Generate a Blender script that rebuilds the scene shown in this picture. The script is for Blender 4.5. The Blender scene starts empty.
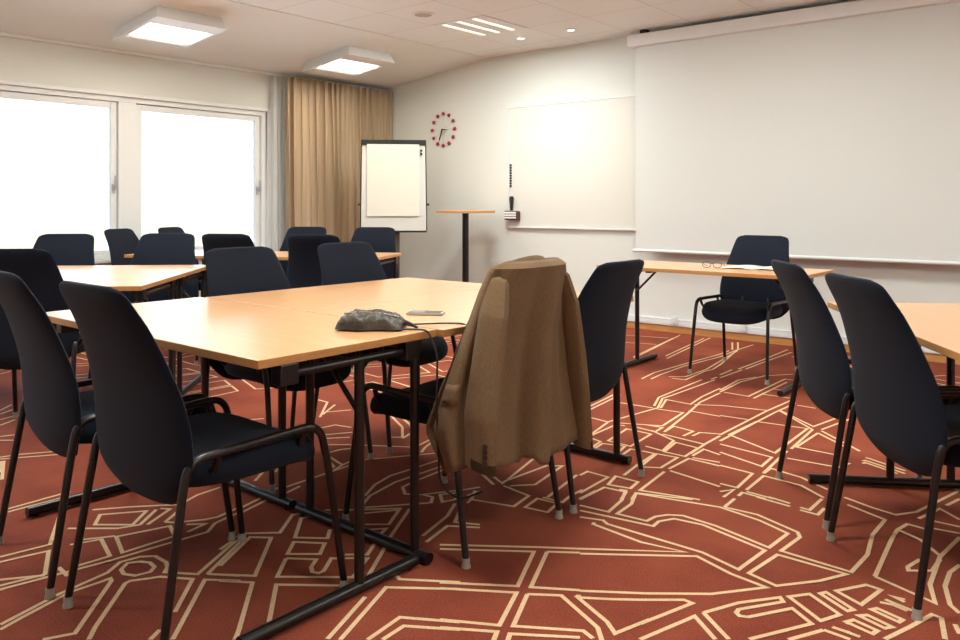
import bpy, bmesh, math, random
from math import sin, cos, pi, radians, sqrt, atan2
from mathutils import Vector, Matrix, noise
random.seed(7)
SC = bpy.context.scene
COL = SC.collection

# ------------------------------------------------------------------ camera
cam_d = bpy.data.cameras.new('camera'); cam = bpy.data.objects.new('camera', cam_d); COL.objects.link(cam)
cam.location = (0, 0, 1.14); cam.rotation_euler = (radians(90), 0, radians(40))
cam_d.sensor_width = 36; cam_d.lens = 798 / 960 * 36; cam_d.shift_y = (204.5 - 320) / 960; cam_d.clip_start = .05
SC.camera = cam

# ------------------------------------------------------------------ sky, exposure
SC.view_settings.view_transform = 'Standard'; SC.view_settings.look = 'None'
SC.view_settings.gamma = 1; SC.view_settings.use_curve_mapping = False
SC.view_settings.exposure = 0.18
W = bpy.data.worlds.new('sky'); SC.world = W; W.use_nodes = True
wn = W.node_tree.nodes; wl = W.node_tree.links
for n in list(wn): wn.remove(n)
wo = wn.new('ShaderNodeOutputWorld'); wb = wn.new('ShaderNodeBackground')
wt = wn.new('ShaderNodeTexCoord'); ws = wn.new('ShaderNodeSeparateXYZ'); wr = wn.new('ShaderNodeValToRGB')
wm = wn.new('ShaderNodeMapRange'); wm.inputs[1].default_value = -1; wm.inputs[2].default_value = 1
wl.new(wt.outputs['Generated'], ws.inputs[0]); wl.new(ws.outputs['Z'], wm.inputs[0]); wl.new(wm.outputs[0], wr.inputs[0]); wl.new(wr.outputs[0], wb.inputs[0]); wl.new(wb.outputs[0], wo.inputs[0])
# added bright band below lights the ceiling, hazy cream horizon, bluer overcast dome above
cr = wr.color_ramp; cr.elements[0].position = .40; cr.elements[0].color = (1.25, 1.35, 1.5, 1)
cr.elements[1].position = .455; cr.elements[1].color = (.31, .305, .245, 1)
q = cr.elements.new(.565); q.color = (.31, .305, .245, 1)
q = cr.elements.new(.65); q.color = (1.0, 1.55, 2.1, 1)
wb.inputs[1].default_value = 4.2

# light levels of the room's lamps (W)
L_SLOPE, L_GRID, L_SPOT = 9, 42, 12
WARM = (1, .86, .68); NEUT = (.93, .98, .94)

# ------------------------------------------------------------------ materials
def mat(name, rgb, rough=.5, metal=0, coat=0, sheen=0, bump=None, emis=None, spec=.5):
    m = bpy.data.materials.new(name); m.use_nodes = True
    b = m.node_tree.nodes['Principled BSDF']
    b.inputs['Base Color'].default_value = (*rgb, 1); b.inputs['Roughness'].default_value = rough
    b.inputs['Metallic'].default_value = metal; b.inputs['Coat Weight'].default_value = coat
    b.inputs['Sheen Weight'].default_value = sheen; b.inputs['Specular IOR Level'].default_value = spec
    if emis:
        b.inputs['Emission Color'].default_value = (*emis[0], 1); b.inputs['Emission Strength'].default_value = emis[1]
    if bump:
        nt = m.node_tree; tc = nt.nodes.new('ShaderNodeTexCoord'); n = nt.nodes.new('ShaderNodeTexNoise'); bp = nt.nodes.new('ShaderNodeBump')
        n.inputs['Scale'].default_value = bump[0]; n.inputs['Detail'].default_value = 4; bp.inputs['Strength'].default_value = bump[1]; bp.inputs['Distance'].default_value = bump[2] if len(bump) > 2 else .002
        nt.links.new(tc.outputs['Object'], n.inputs['Vector']); nt.links.new(n.outputs[0], bp.inputs['Height']); nt.links.new(bp.outputs[0], b.inputs['Normal'])
    return m
def noisy(m, c1, c2, scale, stretch=(1, 1, 1), lo=.35, hi=.65, detail=5):
    nt = m.node_tree; b = nt.nodes['Principled BSDF']
    tc = nt.nodes.new('ShaderNodeTexCoord'); mp = nt.nodes.new('ShaderNodeMapping'); n = nt.nodes.new('ShaderNodeTexNoise'); r = nt.nodes.new('ShaderNodeValToRGB')
    mp.inputs['Scale'].default_value = stretch; n.inputs['Scale'].default_value = scale; n.inputs['Detail'].default_value = detail
    r.color_ramp.elements[0].position = lo; r.color_ramp.elements[1].position = hi
    r.color_ramp.elements[0].color = (*c1, 1); r.color_ramp.elements[1].color = (*c2, 1)
    nt.links.new(tc.outputs['Object'], mp.inputs[0]); nt.links.new(mp.outputs[0], n.inputs['Vector']); nt.links.new(n.outputs[0], r.inputs[0]); nt.links.new(r.outputs[0], b.inputs['Base Color'])
    return m
M = {}
M['wall'] = mat('painted_wall', (.72, .74, .70), .75, bump=(180, .12))
M['ceil'] = mat('ceiling_plaster', (.80, .82, .80), .9, bump=(120, .1))
M['white'] = mat('white_paint', (.78, .80, .80), .4)
M['screen'] = mat('screen_fabric', (.70, .72, .70), .85)
M['board'] = mat('board_enamel', (.72, .71, .66), .22)
M['alu'] = mat('aluminium', (.55, .55, .56), .35, metal=.8)
M['fabric'] = noisy(mat('navy_fabric', (.01, .02, .04), .85, sheen=.04, spec=.22, bump=(900, .35)), (.0048, .0074, .0150), (.0082, .0128, .0255), 500)
M['fabric'].node_tree.nodes['Principled BSDF'].inputs['Sheen Roughness'].default_value = .45
M['frame'] = mat('black_steel', (.009, .0065, .006), .32)
M['glide'] = mat('grey_glide', (.36, .32, .27), .4)
M['wood'] = noisy(mat('beech_laminate', (.7, .45, .2), .34, coat=.5), (.74, .385, .165), (.79, .435, .205), 3.2, (1, 14, 1), .3, .7)
M['wood'].node_tree.nodes['Principled BSDF'].inputs['Coat Roughness'].default_value = .2
M['edge'] = noisy(mat('beech_edge', (.5, .25, .08), .42), (.50, .235, .075), (.60, .30, .10), 6, (8, 8, 60), .3, .7)
M['strip'] = noisy(mat('oak_skirting', (.5, .25, .08), .45), (.55, .25, .07), (.66, .33, .11), 5, (1, 6, 20))
M['column'] = mat('brown_grey_steel', (.09, .065, .05), .5)
M['black'] = mat('black_plastic', (.012, .012, .013), .4)
M['paper'] = mat('paper', (.80, .76, .66), .8)
M['red'] = mat('red_lacquer', (.36, .012, .022), .35)
M['lamp'] = mat('lit_tube', (1, 1, 1), .5, emis=((1, .97, .84), 3))
M['lampw'] = mat('lit_diffuser', (.9, .9, .85), .5, emis=((1, .93, .72), 1.05))
M['jacket'] = noisy(mat('brown_wool', (.2, .12, .06), .9, sheen=.03, bump=(700, .3)), (.140, .078, .034), (.180, .103, .046), 260, (1, 1, .25))
M['lining'] = mat('jacket_lining', (.05, .028, .014), .9, spec=.1)
M['button'] = mat('horn_button', (.035, .018, .01), .35)
# carpet: red-brown tufted pile
def carpet(name, c1, c2):
    m = mat(name, c1, .95, spec=.2)
    nt = m.node_tree; b = nt.nodes['Principled BSDF']; tc = nt.nodes.new('ShaderNodeTexCoord')
    n1 = nt.nodes.new('ShaderNodeTexNoise'); n1.inputs['Scale'].default_value = 2.2; n1.inputs['Detail'].default_value = 6
    n2 = nt.nodes.new('ShaderNodeTexNoise'); n2.inputs['Scale'].default_value = 240; n2.inputs['Detail'].default_value = 2
    mx = nt.nodes.new('ShaderNodeMath'); mx.operation = 'ADD'; ml = nt.nodes.new('ShaderNodeMath'); ml.operation = 'MULTIPLY'; ml.inputs[1].default_value = .5
    r = nt.nodes.new('ShaderNodeValToRGB'); r.color_ramp.elements[0].position = .40; r.color_ramp.elements[1].position = .60
    r.color_ramp.elements[0].color = (*c1, 1); r.color_ramp.elements[1].color = (*c2, 1)
    bp = nt.nodes.new('ShaderNodeBump'); bp.inputs['Strength'].default_value = .6; bp.inputs['Distance'].default_value = .004
    nt.links.new(tc.outputs['Object'], n1.inputs['Vector']); nt.links.new(tc.outputs['Object'], n2.inputs['Vector'])
    nt.links.new(n1.outputs[0], mx.inputs[0]); nt.links.new(n2.outputs[0], mx.inputs[1]); nt.links.new(mx.outputs[0], ml.inputs[0])
    nt.links.new(ml.outputs[0], r.inputs[0]); nt.links.new(r.outputs[0], b.inputs['Base Color'])
    nt.links.new(n2.outputs[0], bp.inputs['Height']); nt.links.new(bp.outputs[0], b.inputs['Normal'])
    return m
M['carpet'] = carpet('carpet_pile', (.185, .036, .020), (.345, .080, .038))
M['carpet_line'] = carpet('carpet_pattern_line', (.72, .47, .26), (.88, .62, .38))
# ceiling tiles: fine grid of joints every 0.6 m
def tile_mat():
    m = mat('ceiling_tiles', (.81, .83, .81), .9); nt = m.node_tree; b = nt.nodes['Principled BSDF']
    tc = nt.nodes.new('ShaderNodeTexCoord'); mp = nt.nodes.new('ShaderNodeMapping'); br = nt.nodes.new('ShaderNodeTexBrick')
    mp.inputs['Location'].default_value = (5.4, -5.65, 0)
    br.offset = 0; br.inputs['Scale'].default_value = 1; br.inputs['Brick Width'].default_value = .6; br.inputs['Row Height'].default_value = .6
    br.inputs['Mortar Size'].default_value = .004; br.inputs['Mortar Smooth'].default_value = .3
    br.inputs['Color1'].default_value = (.81, .83, .81, 1); br.inputs['Color2'].default_value = (.79, .81, .79, 1); br.inputs['Mortar'].default_value = (.60, .54, .49, 1)
    nt.links.new(tc.outputs['Object'], mp.inputs[0]); nt.links.new(mp.outputs[0], br.inputs['Vector']); nt.links.new(br.outputs['Color'], b.inputs['Base Color'])
    return m
M['tiles'] = tile_mat()
# curtains
def cloth_mat(name, rgb, trans, through=0):
    m = mat(name, rgb, .85, bump=(500, .2)); nt = m.node_tree; b = nt.nodes['Principled BSDF']; out = nt.nodes['Material Output']
    t = nt.nodes.new('ShaderNodeBsdfTranslucent'); t.inputs[0].default_value = (*rgb, 1)
    mx = nt.nodes.new('ShaderNodeMixShader'); mx.inputs[0].default_value = trans
    nt.links.new(b.outputs[0], mx.inputs[1]); nt.links.new(t.outputs[0], mx.inputs[2])
    last = mx
    if through:
        tr = nt.nodes.new('ShaderNodeBsdfTransparent'); m2 = nt.nodes.new('ShaderNodeMixShader'); m2.inputs[0].default_value = through
        nt.links.new(mx.outputs[0], m2.inputs[1]); nt.links.new(tr.outputs[0], m2.inputs[2]); last = m2
    nt.links.new(last.outputs[0], out.inputs[0])
    return m
M['curtain'] = cloth_mat('taupe_curtain', (.58, .44, .29), .14)
M['sheer'] = cloth_mat('sheer_curtain', (.95, .96, .96), .7, .35)
def glass_mat():
    m = bpy.data.materials.new('window_glass'); m.use_nodes = True; nt = m.node_tree
    for n in list(nt.nodes): nt.nodes.remove(n)
    o = nt.nodes.new('ShaderNodeOutputMaterial'); tr = nt.nodes.new('ShaderNodeBsdfTransparent'); gl = nt.nodes.new('ShaderNodeBsdfGlossy'); fr = nt.nodes.new('ShaderNodeFresnel'); mx = nt.nodes.new('ShaderNodeMixShader')
    tr.inputs[0].default_value = (.97, .98, .97, 1); gl.inputs['Roughness'].default_value = .02; fr.inputs[0].default_value = 1.45
    nt.links.new(fr.outputs[0], mx.inputs[0]); nt.links.new(tr.outputs[0], mx.inputs[1]); nt.links.new(gl.outputs[0], mx.inputs[2]); nt.links.new(mx.outputs[0], o.inputs[0])
    return m
M['glass'] = glass_mat()
M['pouch'] = noisy(mat('black_nylon', (.02, .02, .02), .42, bump=(60, .7, .006)), (.022, .017, .012), (.070, .055, .036), 30)

# ------------------------------------------------------------------ mesh helpers
class MB:
    def __init__(s): s.v = []; s.f = []; s.mi = []; s.sm = []
    def add(s, vs, fs, mi=0, smooth=False):
        o = len(s.v); s.v += [tuple(v) for v in vs]
        for f in fs: s.f.append(tuple(i + o for i in f)); s.mi.append(mi); s.sm.append(smooth)
    def box(s, a, b, mi=0, side=None):
        x0, y0, z0 = a; x1, y1, z1 = b
        vs = [(x0, y0, z0), (x1, y0, z0), (x1, y1, z0), (x0, y1, z0), (x0, y0, z1), (x1, y0, z1), (x1, y1, z1), (x0, y1, z1)]
        s.add(vs, [(3, 2, 1, 0), (4, 5, 6, 7)], mi)
        s.add(vs, [(0, 1, 5, 4), (1, 2, 6, 5), (2, 3, 7, 6), (3, 0, 4, 7)], mi if side is None else side)
    def tube(s, pts, r, n=10, mi=0, cap=True, flat=1.0):
        pts = [Vector(p) for p in pts]; rings = []
        rs = r if isinstance(r, (list, tuple)) else [r] * len(pts)
        ref = None
        for i, p in enumerate(pts):
            if i == 0: t = pts[1] - p
            elif i == len(pts) - 1: t = p - pts[-2]
            else: t = (pts[i + 1] - p).normalized() + (p - pts[i - 1]).normalized()
            t.normalize()
            if ref is None: ref = Vector((0, 0, 1)) if abs(t.z) < .9 else Vector((1, 0, 0))
            a = (ref - t * ref.dot(t))
            if a.length < 1e-4: a = t.orthogonal()
            a.normalize(); b = t.cross(a); ref = a
            rings.append([p + (a * cos(2 * pi * k / n) * flat + b * sin(2 * pi * k / n)) * rs[i] for k in range(n)])
        vs = [v for ring in rings for v in ring]; fs = []
        for i in range(len(pts) - 1):
            for k in range(n):
                fs.append((i * n + k, i * n + (k + 1) % n, (i + 1) * n + (k + 1) % n, (i + 1) * n + k))
        s.add(vs, fs, mi, True)
        if cap: s.add(vs, [tuple(range(n))[::-1], tuple((len(pts) - 1) * n + k for k in range(n))], mi)
    def disc(s, c, r, h, n=32, mi=0, side=None, axis='z'):
        vs = []
        for z in (0, h):
            for k in range(n):
                a = 2 * pi * k / n; p = (r * cos(a), r * sin(a), z)
                if axis == 'y': p = (p[0], p[2], p[1])
                vs.append((c[0] + p[0], c[1] + p[1], c[2] + p[2]))
        s.add(vs, [tuple(range(n))[::-1], tuple(range(n, 2 * n))], mi)
        s.add(vs, [(k, (k + 1) % n, n + (k + 1) % n, n + k) for k in range(n)], mi if side is None else side, True)
    def lathe(s, c, prof, n=24, mi=0):
        vs = [(c[0] + r * cos(2 * pi * k / n), c[1] + r * sin(2 * pi * k / n), c[2] + z) for r, z in prof for k in range(n)]
        m = len(prof)
        s.add(vs, [(i * n + k, i * n + (k + 1) % n, (i + 1) * n + (k + 1) % n, (i + 1) * n + k) for i in range(m - 1) for k in range(n)], mi, True)
        s.add(vs, [tuple(range(n))[::-1], tuple((m - 1) * n + k for k in range(n))], mi)
    def grid(s, rows, mi=0, closed=False, smooth=True):
        n = len(rows[0]); vs = [v for r in rows for v in r]; fs = []
        for i in range(len(rows) - 1):
            for k in range(n if closed else n - 1):
                fs.append((i * n + k, i * n + (k + 1) % n, (i + 1) * n + (k + 1) % n, (i + 1) * n + k))
        s.add(vs, fs, mi, smooth)
    def build(s, name, mats, parent=None, bevel=0, subsurf=0, solid=0, label=None, seg=2, fix=True):
        me = bpy.data.meshes.new(name); me.from_pydata(s.v, [], s.f)
        for m in (mats if isinstance(mats, (list, tuple)) else [mats]): me.materials.append(m)
        for p, mi, sm in zip(me.polygons, s.mi, s.sm): p.material_index = mi; p.use_smooth = sm
        if fix:
            bm = bmesh.new(); bm.from_mesh(me); bmesh.ops.remove_doubles(bm, verts=bm.verts, dist=1e-5); bmesh.ops.recalc_face_normals(bm, faces=bm.faces); bm.to_mesh(me); bm.free()
        if any(s.sm): me.set_sharp_from_angle(angle=radians(50))
        o = bpy.data.objects.new(name, me); COL.objects.link(o)
        if parent: o.parent = parent
        if solid: md = o.modifiers.new('solid', 'SOLIDIFY'); md.thickness = solid; md.offset = 0
        if bevel: md = o.modifiers.new('bevel', 'BEVEL'); md.width = bevel; md.segments = seg; md.limit_method = 'ANGLE'; md.angle_limit = radians(45)
        if subsurf: md = o.modifiers.new('sub', 'SUBSURF'); md.levels = subsurf; md.render_levels = subsurf
        if label: o['label'] = label
        return o
def empty(name, loc=(0, 0, 0), rz=0):
    o = bpy.data.objects.new(name, None); o.empty_display_size = .1; COL.objects.link(o); o.location = loc; o.rotation_euler = (0, 0, rz); return o
def tag(o, label, cat, group=None):
    o['label'] = label; o['category'] = cat
    if group: o['group'] = group
    return o
def struct(o): o['kind'] = 'structure'; return o
def copy_tree(o, parent=None):
    c = o.copy(); COL.objects.link(c)
    if parent: c.parent = parent
    for ch in list(o.children): copy_tree(ch, c)
    return c
def arc_path(pts, r, n=5):
    """polyline with its corners rounded"""
    P = [Vector(p) for p in pts]; out = [P[0]]
    for i in range(1, len(P) - 1):
        a = (P[i - 1] - P[i]); b = (P[i + 1] - P[i]); rr = min(r, a.length * .49, b.length * .49)
        p0 = P[i] + a.normalized() * rr; p2 = P[i] + b.normalized() * rr
        for k in range(n + 1):
            t = k / n; out.append(p0 * (1 - t) ** 2 + P[i] * 2 * t * (1 - t) + p2 * t * t)
    out.append(P[-1]); return out
def interp(tab, z):
    """smooth interpolation in a table of (z, value)"""
    if z <= tab[0][0]: return tab[0][1]
    for i in range(len(tab) - 1):
        if z <= tab[i + 1][0]:
            t = (z - tab[i][0]) / (tab[i + 1][0] - tab[i][0])
            p0 = tab[max(i - 1, 0)][1]; p1 = tab[i][1]; p2 = tab[i + 1][1]; p3 = tab[min(i + 2, len(tab) - 1)][1]
            return .5 * ((2 * p1) + (-p0 + p2) * t + (2 * p0 - 5 * p1 + 4 * p2 - p3) * t * t + (-p0 + 3 * p1 - 3 * p2 + p3) * t ** 3)
    return tab[-1][1]

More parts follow.
